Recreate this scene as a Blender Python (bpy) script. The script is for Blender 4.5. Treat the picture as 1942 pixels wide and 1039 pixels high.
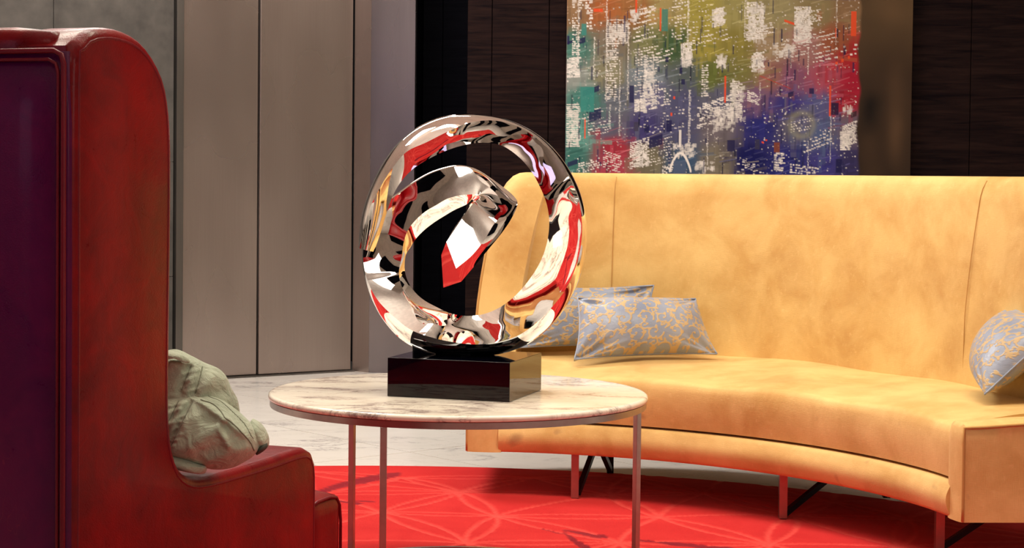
import bpy, bmesh, math, random
import numpy as np
from mathutils import Vector, Matrix
PI = math.pi
random.seed(7); rng = np.random.default_rng(7)
S = bpy.context.scene
COL = S.collection
for o in list(bpy.data.objects): bpy.data.objects.remove(o)

# ------------------------------------------------------------------ camera
F_PX = 3500.0; PITCH = math.radians(1.8); ROLL = math.atan(.0105)
fw = Vector((0, math.cos(PITCH), -math.sin(PITCH))); up0 = Vector((0, math.sin(PITCH), math.cos(PITCH)))
rt = math.cos(ROLL)*Vector((1, 0, 0)) + math.sin(ROLL)*up0; up = rt.cross(fw)
cd = bpy.data.cameras.new('camera'); cam = bpy.data.objects.new('camera', cd); COL.objects.link(cam)
m = Matrix((rt, up, -fw)).transposed().to_4x4(); m.translation = Vector((0, 0, 1.0)); cam.matrix_world = m
cd.sensor_width = 36; cd.lens = F_PX/1942*36; cd.clip_start = .05
cd.shift_y = -((519.5-333) - F_PX*math.tan(PITCH))/1942
cd.dof.use_dof = False
S.camera = cam

# ------------------------------------------------------------------ exposure, world, lights
S.view_settings.view_transform = 'Standard'; S.view_settings.look = 'None'
S.view_settings.gamma = 1; S.view_settings.use_curve_mapping = False
S.view_settings.exposure = 0.0
w = bpy.data.worlds.new('world'); S.world = w; w.use_nodes = True
w.node_tree.nodes['Background'].inputs[0].default_value = (1, .95, .9, 1)
w.node_tree.nodes['Background'].inputs[1].default_value = .15

def area(name, loc, target, size, power, color, sy=None):
    l = bpy.data.lights.new(name, 'AREA'); l.energy = power; l.color = color
    l.shape = 'RECTANGLE'; l.size = size; l.size_y = sy or size
    o = bpy.data.objects.new(name, l); COL.objects.link(o); o.location = loc
    o.rotation_euler = (Vector(target)-Vector(loc)).to_track_quat('-Z', 'Y').to_euler()
    return o
area('ceiling_light_sofa', (1.0, 4.35, 3.5), (1.1, 5.6, .5), 1.5, 98, (1, .90, .70), 1.0)
area('ceiling_light_table', (-.4, 4.3, 3.55), (-.2, 4.7, .4), 1.2, 52, (1, .92, .80), 1.0)
area('ceiling_light_entry', (-1.3, 7.0, 3.5), (-.9, 7.6, 0), 1.6, 150, (1, .94, .86), 1.2)
area('ceiling_light_chair', (-1.5, 4.6, 3.4), (-.7, 3.0, .9), .7, 26, (1, .9, .75), .5)
area('fill_light_right', (3.9, -.6, 2.0), (0, 5, .7), 2.0, 24, (1, .93, .84), 1.8)  # added unseen fill from the right, no window behind it
area('violet_fill_left', (-3.9, -.6, 1.9), (-.6, 3, .9), 1.2, 9, (.75, .62, 1), 1.8)  # added unseen violet fill tinting the chair's rear panel
area('fill_light_rear', (.6, -2.0, 3.2), (0, 5, .8), 2.4, 18, (1, .92, .84), 1.0)  # added unseen fill from behind the camera
area('ceiling_fill_up', (0, 2.0, 2.6), (0, 2.2, 3.6), 3.0, 48, (1, .97, .86), 3.0)  # added unseen uplight, keeps the ceiling cream in the ribbon's reflections

# ------------------------------------------------------------------ node helpers
class NT:
    def __init__(s, name):
        s.m = bpy.data.materials.new(name); s.m.use_nodes = True; s.t = s.m.node_tree
        s.b = s.t.nodes['Principled BSDF']
    def n(s, typ, ins=None, **kw):
        x = s.t.nodes.new(typ)
        for k, v in kw.items(): setattr(x, k, v)
        for k, v in (ins or {}).items(): s.set(x, k, v)
        return x
    def set(s, x, k, v):
        i = x.inputs[k]
        if hasattr(v, 'is_output'): s.t.links.new(v, i)
        elif isinstance(v, (tuple, list)): i.default_value = (*v, 1) if (len(v) == 3 and i.type == 'RGBA') else v
        else: i.default_value = v
    def obj(s, scale=(1, 1, 1), rot=(0, 0, 0)):
        c = s.n('ShaderNodeTexCoord'); mp = s.n('ShaderNodeMapping', {'Vector': c.outputs['Object'], 'Scale': scale, 'Rotation': rot}); return mp.outputs[0]
    def noise(s, vec, scale, detail=4, rough=.55, dist=0, out='Fac'):
        return s.n('ShaderNodeTexNoise', {'Vector': vec, 'Scale': scale, 'Detail': detail, 'Roughness': rough, 'Distortion': dist}).outputs[out]
    def ramp(s, fac, stops, interp='LINEAR'):
        r = s.n('ShaderNodeValToRGB', {'Fac': fac}); r.color_ramp.interpolation = interp
        e = r.color_ramp.elements
        while len(e) < len(stops): e.new(.5)
        for k, (p, c) in enumerate(stops): e[k].position = p; e[k].color = (*c, 1) if len(c) == 3 else c
        return r.outputs['Color']
    def mix(s, fac, a, b, mode='MIX'):
        x = s.n('ShaderNodeMix', data_type='RGBA', blend_type=mode)
        for i, v in ((0, fac), (6, a), (7, b)):
            if hasattr(v, 'is_output'): s.t.links.new(v, x.inputs[i])
            elif isinstance(v, (tuple, list)): x.inputs[i].default_value = (*v, 1)
            else: x.inputs[i].default_value = v
        return x.outputs[2]
    def math(s, op, a, b=0, c=0):
        x = s.n('ShaderNodeMath', {0: a, 1: b, 2: c}, operation=op); return x.outputs[0]
    def bump(s, h, strength=.3, dist=.01):
        b = s.n('ShaderNodeBump', {'Height': h, 'Strength': strength, 'Distance': dist}); s.set(s.b, 'Normal', b.outputs[0])
    def base(s, **kw):
        for k, v in kw.items():
            s.set(s.b, {'color': 'Base Color', 'rough': 'Roughness', 'metal': 'Metallic', 'coat': 'Coat Weight', 'coatr': 'Coat Roughness',
                        'sheen': 'Sheen Weight', 'sheent': 'Sheen Tint', 'sheenr': 'Sheen Roughness', 'spec': 'Specular IOR Level', 'aniso': 'Anisotropic', 'ior': 'IOR'}[k], v)
        return s.m
W3 = lambda v: (v, v, v)

def m_simple(name, col, rough=.5, metal=0, var=.12, scale=6, **kw):
    t = NT(name); v = t.obj(); n = t.noise(v, scale)
    c = t.ramp(n, [(.3, tuple(x*(1-var) for x in col)), (.7, tuple(min(1, x*(1+var)) for x in col))])
    return t.base(color=c, rough=rough, metal=metal, **kw)

def m_velvet():
    t = NT('worn_gold_velvet'); v = t.obj()
    n1 = t.noise(v, 2.3, 4, .55, .2); n2 = t.noise(v, 6.5, 5, .6, .35); n3 = t.noise(v, 55, 3, .6)
    c = t.ramp(n1, [(.32, (.50, .275, .085)), (.48, (.66, .41, .135)), (.66, (.80, .56, .22))])
    c2 = t.ramp(n2, [(.36, (.52, .29, .09)), (.60, (.80, .57, .24))])
    c = t.mix(.45, c, c2)
    wear = t.ramp(n3, [(.60, W3(0)), (.75, W3(1))])
    c = t.mix(t.math('MULTIPLY', wear, .22), c, (.93, .68, .33))
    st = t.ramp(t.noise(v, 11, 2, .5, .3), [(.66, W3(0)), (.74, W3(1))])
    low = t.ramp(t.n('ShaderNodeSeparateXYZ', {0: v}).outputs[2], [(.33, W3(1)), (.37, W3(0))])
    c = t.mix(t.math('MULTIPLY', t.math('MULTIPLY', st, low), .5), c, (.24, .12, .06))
    thr = t.noise(t.obj((1, 1, 14)), 60, 2); thr2 = t.noise(t.obj((14, 14, 1)), 40, 2)
    t.bump(t.math('ADD', t.math('ADD', thr, thr2), t.math('MULTIPLY', n2, .8)), .16, .005)
    return t.base(color=c, rough=.72, sheen=.45, sheent=(1, .82, .5, 1), sheenr=.4, spec=.25)

def m_leather(name, lo, hi, scratch):
    t = NT(name); v = t.obj()
    n1 = t.noise(v, 3.2, 5, .62, .5); n2 = t.noise(v, 14, 6, .7, 1.5)
    c = t.ramp(t.math('ADD', t.math('MULTIPLY', n1, .7), t.math('MULTIPLY', n2, .3)), [(.36, lo), (.62, hi)])
    sc = t.noise(t.obj((3, 3, 1), (.4, .6, .3)), 5, 2, .4, 2.0)
    l = t.ramp(sc, [(.494, W3(0)), (.5, W3(1)), (.506, W3(0))])
    c = t.mix(t.math('MULTIPLY', t.math('MULTIPLY', l, t.ramp(n1, [(.5, W3(0)), (.62, W3(1))])), .35), c, scratch)
    g = t.n('ShaderNodeTexVoronoi', {'Vector': v, 'Scale': 420}).outputs[0]
    t.bump(t.math('ADD', t.math('MULTIPLY', g, .25), t.math('MULTIPLY', n2, 1.2)), .16, .006)
    r = t.ramp(n2, [(.3, W3(.26)), (.7, W3(.40))])
    return t.base(color=c, rough=r, spec=.14, coat=.12, coatr=.13)

def m_marble(name, base, vein, warm, sc, stretch, rot=0., rough=.12, vw=.02, patch=(.42, .62), bumpy=False):
    t = NT(name); v = t.obj(stretch, (0, 0, rot))
    wob = t.noise(v, sc*.7, 5, .6, 0, 'Color')
    vv = t.n('ShaderNodeVectorMath', {0: v, 1: t.n('ShaderNodeVectorMath', {0: wob, 3: .45/sc*2.2}, operation='SCALE').outputs[0]}, operation='ADD').outputs[0]
    a = t.math('ABSOLUTE', t.math('SUBTRACT', t.noise(vv, sc, 6, .6), .5))
    b = t.math('ABSOLUTE', t.math('SUBTRACT', t.noise(vv, sc*2.3, 5, .65, .4), .5))
    va = t.ramp(a, [(0, W3(1)), (vw, W3(.35)), (vw*3.2, W3(0))])
    vb = t.ramp(b, [(0, W3(.7)), (vw*.8, W3(.0))])
    msk = t.ramp(t.noise(v, sc*.8, 3), [(patch[0], W3(0)), (patch[1], W3(1))])
    f = t.math('MINIMUM', t.math('MULTIPLY', t.math('ADD', va, vb), msk), 1)
    cb = t.ramp(t.noise(v, sc*1.4, 4), [(.3, warm), (.7, base)])
    return t.base(color=t.mix(f, cb, vein), rough=rough, spec=.5)

def m_steel(name, lo, hi, rough=.28, metal=.92):
    t = NT(name)
    n1 = t.noise(t.obj((1.6, 1.6, .8)), 1.3, 2, .45); n2 = t.noise(t.obj((160, 160, 1.2)), 3, 2, .5); n3 = t.noise(t.obj((4, 4, .6)), 1.6, 2, .5)
    c = t.ramp(t.math('ADD', t.math('MULTIPLY', n1, .6), t.math('MULTIPLY', n3, .4)), [(.36, lo), (.64, hi)])
    c = t.mix(.04, c, t.ramp(n2, [(.3, W3(.1)), (.7, W3(.6))]))
    r = t.ramp(n1, [(.3, W3(rough*.8)), (.7, W3(rough*1.25))])
    return t.base(color=c, rough=r, metal=metal, aniso=.4)

def m_wood(name, lo, hi):
    t = NT(name)
    n = t.noise(t.obj((1.1, 1.1, 16)), 2.2, 6, .65, 1.1); n2 = t.noise(t.obj((2, 2, 70)), 2.5, 3)
    c = t.ramp(t.math('ADD', t.math('MULTIPLY', n, .75), t.math('MULTIPLY', n2, .25)), [(.38, lo), (.66, hi)])
    t.bump(n2, .05, .002)
    return t.base(color=c, rough=.62, spec=.04)

def m_attr(name, attr, rough=.6, **kw):
    t = NT(name); a = t.n('ShaderNodeAttribute', attribute_name=attr)
    wv = t.noise(t.obj((1, 1, 1)), 180, 2); t.bump(wv, .12, .002)
    return t.base(color=a.outputs['Color'], rough=rough, **kw)

M = {}
M['velvet'] = m_velvet()
M['leather'] = m_leather('oxblood_leather', (.115, .0004, .003), (.28, .0012, .004), (.36, .04, .035))
M['leather_back_shaded'] = m_leather('oxblood_leather_shaded', (.066, .0006, .038), (.12, .001, .045), (.25, .02, .05))  # same hide as the sides, shade and purplish cast put into the colour
M['piping'] = m_leather('oxblood_piping', (.12, .004, .012), (.20, .006, .014), (.5, .1, .08))
M['marble_top'] = m_marble('veined_marble', (.95, .88, .76), (.34, .26, .24), (.90, .82, .69), 3.4, (1, 2.0, 1.0), .25, .10, .022, (.38, .56))
M['marble_floor'] = m_marble('white_floor_marble', (.84, .81, .77), (.40, .38, .38), (.78, .74, .69), 1.9, (1, 1.7, 1), -.5, .14, .009, (.40, .60))
M['grout'] = m_simple('grout', (.33, .31, .29), .8)
M['steel'] = m_steel('brushed_elevator_steel', (.385, .315, .290), (.44, .365, .335))
M['steel_bright'] = m_steel('satin_steel', (.24, .21, .21), (.32, .28, .28), .24)
M['steel_dark'] = m_steel('dark_steel_trim', (.13, .12, .11), (.19, .17, .16), .4)
M['stone'] = m_simple('dark_grey_stone', (.055, .048, .042), .75, 0, .35, 9)
M['wood'] = m_wood('dark_wenge_veneer', (.004, .002, .003), (.021, .010, .0085))
M['wood_black'] = m_wood('black_stained_veneer', (.002, .002, .005), (.006, .006, .010))
M['wall'] = m_simple('cream_plaster', (.74, .68, .60), .8)
M['ceiling'] = m_simple('ceiling_plaster', (.72, .66, .60), .85)
M['table_metal'] = m_simple('brushed_bronze_nickel', (.44, .40, .385), .3, .95, .1, 30)
M['leg_metal'] = m_simple('rosy_steel_leg', (.42, .22, .20), .35, .9, .1, 30)
M['dark_metal'] = m_simple('blackened_brace', (.012, .012, .018), .35, .6)
def m_chrome():
    t = NT('mirror_polished_steel'); n = t.noise(t.obj(), 7, 2, .4); t.bump(n, .05, .01)
    return t.base(color=(.93, .90, .88), rough=.015, metal=1)
M['chrome'] = m_chrome()
def m_granite():
    t = NT('polished_black_granite'); n = t.noise(t.obj(), 260, 2)
    c = t.ramp(n, [(.62, (.001, .001, .003)), (.78, (.01, .01, .016))])
    return t.base(color=c, rough=.03, spec=.5, ior=1.5)
M['granite'] = m_granite()
def m_cloth():
    t = NT('sage_cotton'); v = t.obj()
    n = t.noise(v, 9, 5, .6, .7); a = t.noise(t.obj((1, 1, 1), (.3, .5, .2)), 28, 4, .6, 1.2)
    c = t.ramp(n, [(.3, (.30, .345, .25)), (.7, (.47, .525, .39))])
    t.bump(t.math('ADD', n, t.math('MULTIPLY', a, .7)), .7, .014)
    return t.base(color=c, rough=.9, sheen=.2)
M['cloth'] = m_cloth()
M['cloth_dark'] = m_simple('jacket_lining', (.055, .06, .045), .9)
M['thread'] = m_simple('stitching_thread', (.20, .21, .15), .9)

# ------------------------------------------------------------------ mesh helpers
def wloc(p):
    v = Vector((0, 0, 0))
    while p is not None: v += p.location; p = p.parent
    return v
def obj(name, verts, faces, mat, parent=None, smooth=False, sharp=None):
    me = bpy.data.meshes.new(name); off = wloc(parent)
    me.from_pydata([(v[0]-off.x, v[1]-off.y, v[2]-off.z) for v in verts], [], faces); me.update()
    bm = bmesh.new(); bm.from_mesh(me); bmesh.ops.recalc_face_normals(bm, faces=bm.faces); bm.to_mesh(me); bm.free()
    if smooth: me.shade_smooth()
    if smooth and sharp: me.set_sharp_from_angle(angle=math.radians(sharp))
    me.materials.append(mat)
    o = bpy.data.objects.new(name, me); COL.objects.link(o)
    if parent: o.parent = parent
    return o
def tag(o, label=None, cat=None, group=None, kind=None):
    if label: o['label'] = label
    if cat: o['category'] = cat
    if group: o['group'] = group
    if kind: o['kind'] = kind
    return o
def empty(name, loc, label, cat, group=None):
    o = bpy.data.objects.new(name, None); COL.objects.link(o); o.location = loc; o.empty_display_size = .1
    return tag(o, label, cat, group)
def bevel(o, w, seg=2, ang=30, smooth=True):
    b = o.modifiers.new('bevel', 'BEVEL'); b.width = w; b.segments = seg; b.limit_method = 'ANGLE'; b.angle_limit = math.radians(ang)
    if smooth: o.data.shade_smooth(); o.data.set_sharp_from_angle(angle=math.radians(50))
    b.harden_normals = smooth
    return o
def prism(poly, z0, z1):
    n = len(poly); v = [(x, y, z0) for x, y in poly]+[(x, y, z1) for x, y in poly]
    f = [tuple(range(n-1, -1, -1)), tuple(range(n, 2*n))]+[(i, (i+1) % n, n+(i+1) % n, n+i) for i in range(n)]
    return v, f
def quadbox(p0, p1, thick, z0, z1):
    """wall slab: front face on the line p0-p1, body going to the left of p0->p1"""
    d = Vector((p1[0]-p0[0], p1[1]-p0[1])).normalized(); n = Vector((-d.y, d.x))*thick
    return prism([p0, p1, (p1[0]+n.x, p1[1]+n.y), (p0[0]+n.x, p0[1]+n.y)], z0, z1)
def tube(pts, r, seg=8, closed=False):
    pts = [Vector(p) for p in pts]; n = len(pts); V = []; Fc = []; ref = None
    for i, p in enumerate(pts):
        a = pts[(i-1) % n] if (closed or i) else p; b = pts[(i+1) % n] if (closed or i < n-1) else p
        t = (b-a).normalized()
        if ref is None: ref = Vector((0, 0, 1)) if abs(t.z) < .9 else Vector((1, 0, 0))
        x = (ref-t*ref.dot(t)).normalized(); y = t.cross(x); ref = x
        V += [tuple(p+(x*math.cos(2*PI*k/seg)+y*math.sin(2*PI*k/seg))*r) for k in range(seg)]
    for i in range(n if closed else n-1):
        j = (i+1) % n
        Fc += [(i*seg+k, i*seg+(k+1) % seg, j*seg+(k+1) % seg, j*seg+k) for k in range(seg)]
    if not closed: Fc += [tuple(range(seg)), tuple(range((n-1)*seg, n*seg))]
    return V, Fc
def bar(a, b, w, h=None, up=(0, 0, 1)):
    a = Vector(a); b = Vector(b); t = (b-a).normalized(); u = Vector(up)
    if abs(t.dot(u)) > .95: u = Vector((0, 1, 0))
    x = t.cross(u).normalized()*w/2; y = t.cross(x).normalized()*(h or w)/2
    v = [tuple(q+i*x+j*y) for q in (a, b) for i, j in ((-1, -1), (1, -1), (1, 1), (-1, 1))]
    return v, [(0, 1, 2, 3), (4, 5, 6, 7), (0, 1, 5, 4), (1, 2, 6, 5), (2, 3, 7, 6), (3, 0, 4, 7)]
def cr(P, n):
    """Catmull-Rom resample of point list"""
    P = np.array(P, float); out = []
    Q = np.vstack([2*P[0]-P[1], P, 2*P[-1]-P[-2]])
    for i in range(1, len(Q)-2):
        for k in range(n):
            t = k/n
            out.append(.5*((2*Q[i])+(-Q[i-1]+Q[i+1])*t+(2*Q[i-1]-5*Q[i]+4*Q[i+1]-Q[i+2])*t*t+(-Q[i-1]+3*Q[i]-3*Q[i+1]+Q[i+2])*t**3))
    out.append(P[-1]); return np.array(out)
def arclen(P, n):
    P = np.array(P, float); s = np.r_[0, np.cumsum(np.linalg.norm(np.diff(P, axis=0), axis=1))]
    t = np.linspace(0, s[-1], n); return np.stack([np.interp(t, s, P[:, k]) for k in range(P.shape[1])], 1)
def grid_faces(nu, nv, closed_v=False):
    """index = i*nv + j"""
    return [(i*nv+j, i*nv+(j+1) % nv, (i+1)*nv+(j+1) % nv, (i+1)*nv+j) for i in range(nu-1) for j in range(nv if closed_v else nv-1)]
def sstep(a, b, x):
    t = np.clip((x-a)/(b-a), 0, 1); return t*t*(3-2*t)

# ------------------------------------------------------------------ setting
ZC = 3.6
fl, ff = prism([(-5, -3.2), (5, -3.2), (5, 11), (-5, 11)], -.08, -.004)
floor = obj('floor', fl, ff, M['grout']); tag(floor, kind='structure')
e1 = Vector((math.cos(math.radians(41)), math.sin(math.radians(41)))); e2 = Vector((-e1.y, e1.x))
TW, TL = .445, .98; o1, o2 = 4.52, 7.2; g = .0022
far_v, far_f = [], []
ELP0 = Vector((-1.4335, 8.9312)); ELP1 = Vector((-.804, 9.3445)); ELD = (ELP1-ELP0).normalized()
ELN = Vector((ELD.y, -ELD.x))       # faces the room
for i in range(-26, 22):
    for j in range(-14, 12):
        a = o1+i*TW; b = o2+j*TL
        pl = [e1*(a+g)+e2*(b+g), e1*(a+TW-g)+e2*(b+g), e1*(a+TW-g)+e2*(b+TL-g), e1*(a+g)+e2*(b+TL-g)]
        c = (pl[0]+pl[2])/2
        if not (-4.9 < c.x < 4.9 and -3.1 < c.y < 10.9): continue
        v, f = prism([tuple(p) for p in pl], -.012, 0)
        vis = abs(c.x) < c.y*.31+.5 and 5.0 < c.y < 9.9 and (c-ELP0).dot(ELN) > -.6
        if vis:
            t = obj('tile', v, f, M['marble_floor'], floor)
        else:
            k = len(far_v); far_v += v; far_f += [tuple(q+k for q in x) for x in f]
tag(obj('tile_field', far_v, far_f, M['marble_floor'], floor), kind='stuff')

cv, cf = prism([(-5, -3.2), (5, -3.2), (5, 11), (-5, 11)], ZC, ZC+.1)
tag(obj('ceiling', cv, cf, M['ceiling']), kind='structure')
tag(obj('wall_front', *prism([(-5, -3.3), (5, -3.3), (5, -3.2), (-5, -3.2)], 0, ZC), M['wall']), kind='structure')
tag(obj('wall_right', *prism([(4.6, -3.2), (4.7, -3.2), (4.7, 10.2), (4.6, 10.2)], 0, ZC), M['wall']), kind='structure')
tag(obj('wall_west', *prism([(-4.7, -3.2), (-4.6, -3.2), (-4.6, 7.1), (-4.7, 7.1)], 0, ZC), M['wall']), kind='structure')

for k in range(10):  # unseen dark boards added to give the polished ribbon dark reflections
    x0 = -5+k
    if k % 2 == 0: tag(obj(f'trim_{3+k}', *prism([(x0, -3.2), (x0+1.0, -3.2), (x0+1.0, -3.14), (x0, -3.14)], 0, 3.0), M['wood_black']), kind='structure')
for k in range(12):  # more unseen boards on the side walls, added for reflected contrast
    y0 = -3.2+k*1.1
    if k % 2: tag(obj(f'trim_{20+k}', *prism([(4.54, y0), (4.6, y0), (4.6, y0+1.1), (4.54, y0+1.1)], 0, 2.9), M['wood_black']), kind='structure')
    if k % 2 == 0 and y0 < 5.5: tag(obj(f'trim_{40+k}', *prism([(-4.6, y0), (-4.54, y0), (-4.54, y0+1.1), (-4.6, y0+1.1)], 0, 2.9), M['wood_black']), kind='structure')
# elevator wall, running obliquely behind the chair
def ep(s, d=0):
    """point on the elevator line, s metres from ELP0, d metres towards the room"""
    p = ELP0+ELD*s+ELN*d; return (p.x, p.y)
s330 = (Vector((-1.613, 8.813))-ELP0).dot(ELD); s343 = s330+.036
s490 = (Vector((-1.2427, 9.0565))-ELP0).dot(ELD); s668 = (ELP1-ELP0).length
wl = obj('wall_left', *quadbox(ep(-3.9, -.02), ep(s330-.004, -.02), .2, 0, ZC), M['grout']); tag(wl, kind='structure')
s100 = (Vector((-2.112, 8.486))-ELP0).dot(ELD)
sp = [s330-.006, s330-.006-.62]
edges = [s330-.006, s100, s100-.62, s100-1.24, s100-1.86, s100-2.48]
for a, b in zip(edges[1:], edges[:-1]):
    for z0, z1 in ((0, .50), (.503, 1.047), (1.05, 1.9), (1.903, 2.75), (2.753, ZC)):
        obj('stone_panel', *quadbox(ep(a+.0015, 0), ep(b-.0015, 0), .02, z0, z1), M['stone'], wl)
door = obj('door_1', *quadbox(ep(s330, -.09), ep(s668+.02, -.09), .1, 0, ZC), M['wood_black']); tag(door, kind='structure')
bevel(obj('jamb', *quadbox(ep(s330, .022), ep(s343, .022), .1, 0, ZC), M['steel_dark'], door), .002)
bevel(obj('door_leaf', *quadbox(ep(s343+.002, -.012), ep(s490-.003, -.012), .03, .008, 2.7), M['steel'], door), .003)
bevel(obj('door_leaf', *quadbox(ep(s490+.003, 0), ep(s668-.009, 0), .03, .008, 2.7), M['steel'], door), .003)
bevel(obj('header', *quadbox(ep(s343, .01), ep(s668, .01), .06, 2.71, ZC), M['steel'], door), .003)
obj('threshold', *quadbox(ep(s343, .03), ep(s668, .03), .06, .0, .006), M['steel_dark'], door)
tr = obj('trim_1', *prism([tuple(ELP1), (-.716, 9.280), (-.700, 9.31), tuple(ELP1+Vector((.03, .08)))], 0, ZC), M['steel']); tag(tr, kind='structure')
tr2 = obj('trim_2', *prism([(-.7155, 9.280), (-.493, 9.238), (-.487, 9.27), (-.70, 9.33)], 0, ZC), M['steel_bright']); tag(tr2, kind='structure')

tag(obj('wall_return', *prism([(-.70, 9.33), (-.487, 9.27), (-.487, 10.0), (-.9, 10.0)], 0, ZC), M['wood_black']), kind='structure')
# dark timber walls
wb = obj('wall_back', *prism([(-.9, 10.0), (4.7, 10.0), (4.7, 10.2), (-.9, 10.2)], 0, ZC), M['wood_black']); tag(wb, kind='structure')
for x0, x1 in ((-.9, -.385), (-.382, -.15), (-.147, .5)):
    bevel(obj('timber_panel', *prism([(x0, 9.97), (x1, 9.97), (x1, 10.0), (x0, 10.0)], 0, ZC), M['wood_black'], wb), .002)
wr = obj('wall_back_right', *prism([(-.224, 9.03), (4.6, 9.03), (4.6, 9.95), (-.224, 9.95)], 0, ZC), M['wood_black']); tag(wr, kind='structure')
pe = [-.227, -.107, .1705, .62, 1.07, 1.52, 1.87, 2.224, 2.68, 3.13, 3.58, 4.03, 4.6]
for x0, x1 in zip(pe[:-1], pe[1:]):
    bevel(obj('timber_panel', *prism([(x0+.0016, 9.0), (x1-.0016, 9.0), (x1-.0016, 9.03), (x0+.0016, 9.03)], 0, ZC), M['wood'], wr), .002)

# ------------------------------------------------------------------ rug
def make_rug():
    cx, cy, R = -.352, 3.885, 2.342
    NB = 1600; ext = 2.4; px = lambda x: ((x+ext)/(2*ext)*NB)
    bm_ = np.zeros((NB, NB), np.float32)
    r2 = np.random.default_rng(3)
    nodes = []
    for i in range(-6, 7):
        for j in range(-6, 7):
            nodes.append((i*.40+(j % 2)*.20+r2.uniform(-.09, .09), j*.36+r2.uniform(-.08, .08)))
    nodes = np.array(nodes)
    off = [(a, b) for a in range(-3, 4) for b in range(-3, 4) if a*a+b*b <= 9]
    for a in range(len(nodes)):
        d = np.hypot(*(nodes-nodes[a]).T); nn = [k for k in np.argsort(d)[1:7] if k > a and d[k] < .7]
        for k in nn:
            p, q = nodes[a], nodes[k]; n = np.array([-(q-p)[1], (q-p)[0]])
            for s in ((.13, -.16) if r2.random() < .7 else (.1,)):
                t = np.linspace(0, 1, 500)[:, None]
                c = p+(q-p)*t+n*s*4*t*(1-t)*.5
                ix = px(c[:, 0]).astype(int); iy = px(c[:, 1]).astype(int)
                for oa, ob in off:
                    xx = np.clip(ix+oa, 0, NB-1); yy = np.clip(iy+ob, 0, NB-1)
                    bm_[yy, xx] = np.maximum(bm_[yy, xx], 1-math.hypot(oa, ob)/4)
    nr, na = 230, 900
    rr = np.concatenate([np.linspace(.02, R-.004, nr-3), [R, R+.004, R+.004]])
    th = np.arange(na)/na*2*PI
    X = rr[:, None]*np.cos(th); Y = rr[:, None]*np.sin(th)
    mk = bm_[np.clip(px(Y).astype(int), 0, NB-1), np.clip(px(X).astype(int), 0, NB-1)]
    z = .014-.0045*mk; z[-3:] = .012; z[-2] = .008; z[-1] = 0.001
    V = np.stack([X+cx, Y+cy, np.broadcast_to(z, X.shape)], -1).reshape(-1, 3)
    fc = [(i*na+j, (i+1)*na+j, (i+1)*na+(j+1) % na, i*na+(j+1) % na) for i in range(nr-1) for j in range(na)]
    fc.append(tuple(range(na)))
    me = bpy.data.meshes.new('rug'); me.from_pydata(V.tolist(), [], fc); me.shade_smooth(); me.update()
    # colour: red pile, paler carved lines, wine-red petals
    wx, wy = (X+cx).ravel(), (Y+cy).ravel()
    base = np.array([.50, .016, .018]); col = np.tile(base, (len(wx), 1))
    mm = mk.ravel()[:, None]; col = col*(1-mm*.75)+np.array([.80, .10, .08])*mm*.75
    def petal(p, q, w, bend=0):
        p = np.array(p); q = np.array(q); L = np.hypot(*(q-p)); t = (q-p)/L; n = np.array([-t[1], t[0]])
        u = ((wx-p[0])*t[0]+(wy-p[1])*t[1])/L; v = (wx-p[0])*n[0]+(wy-p[1])*n[1]-bend*4*u*(1-u)
        uu = np.clip(u, 0, 1); hw = w*np.sqrt(np.clip(uu, 0, 1))*np.clip((1-uu)*6, 0, 1)**.5
        s = sstep(0, .006, hw-np.abs(v))*(u > 0)*(u < 1)
        col[:] = col*(1-s[:, None])+np.array([.13, .004, .016])*s[:, None]
    petal((-.62, 5.62), (-.36, 6.08), .05, .02); petal((-.95, 5.78), (-.58, 5.66), .055); petal((-.66, 5.62), (-.44, 5.50), .022)
    petal((-.50, 5.55), (-.40, 5.53), .015)
    petal((.08, 5.16), (.15, 5.06), .014); petal((.15, 5.12), (.27, 5.02), .030); petal((.15, 5.12), (.24, 4.78), .022, -.01)
    petal((.33, 5.0), (.62, 4.86), .035); petal((.6, 4.72), (.95, 4.64), .04); petal((-.5, 4.9), (-.9, 4.6), .05, .03)
    petal((-1.3, 4.3), (-1.0, 4.8), .05); petal((1.2, 3.6), (1.5, 3.9), .05); petal((.2, 3.2), (.5, 3.0), .05)
    at = me.color_attributes.new('pile', 'FLOAT_COLOR', 'POINT')
    at.data.foreach_set('color', np.c_[col, np.ones(len(col))].astype(np.float32).ravel())
    t = NT('red_wool_pile'); a = t.n('ShaderNodeAttribute', attribute_name='pile'); v = t.obj()
    n = t.noise(v, 5, 5, .6, .6); n2 = t.noise(v, 300, 3)
    c = t.mix(t.ramp(n, [(.35, W3(0)), (.7, W3(1))]), a.outputs['Color'], t.mix(1, a.outputs['Color'], (1.0, 1.0, 1.0), 'MULTIPLY'))
    c = t.mix(.22, c, t.ramp(n, [(.3, (.36, .008, .012)), (.7, (.64, .045, .04))]))
    t.bump(n2, .5, .004)
    me.materials.append(t.base(color=c, rough=.95, sheen=.12, sheent=(1, .4, .35, 1), spec=.1))
    o = bpy.data.objects.new('rug', me); COL.objects.link(o)
    tag(o, 'round red carved-pile rug with wine-coloured petals on the marble floor', 'rug')
make_rug()

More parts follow.
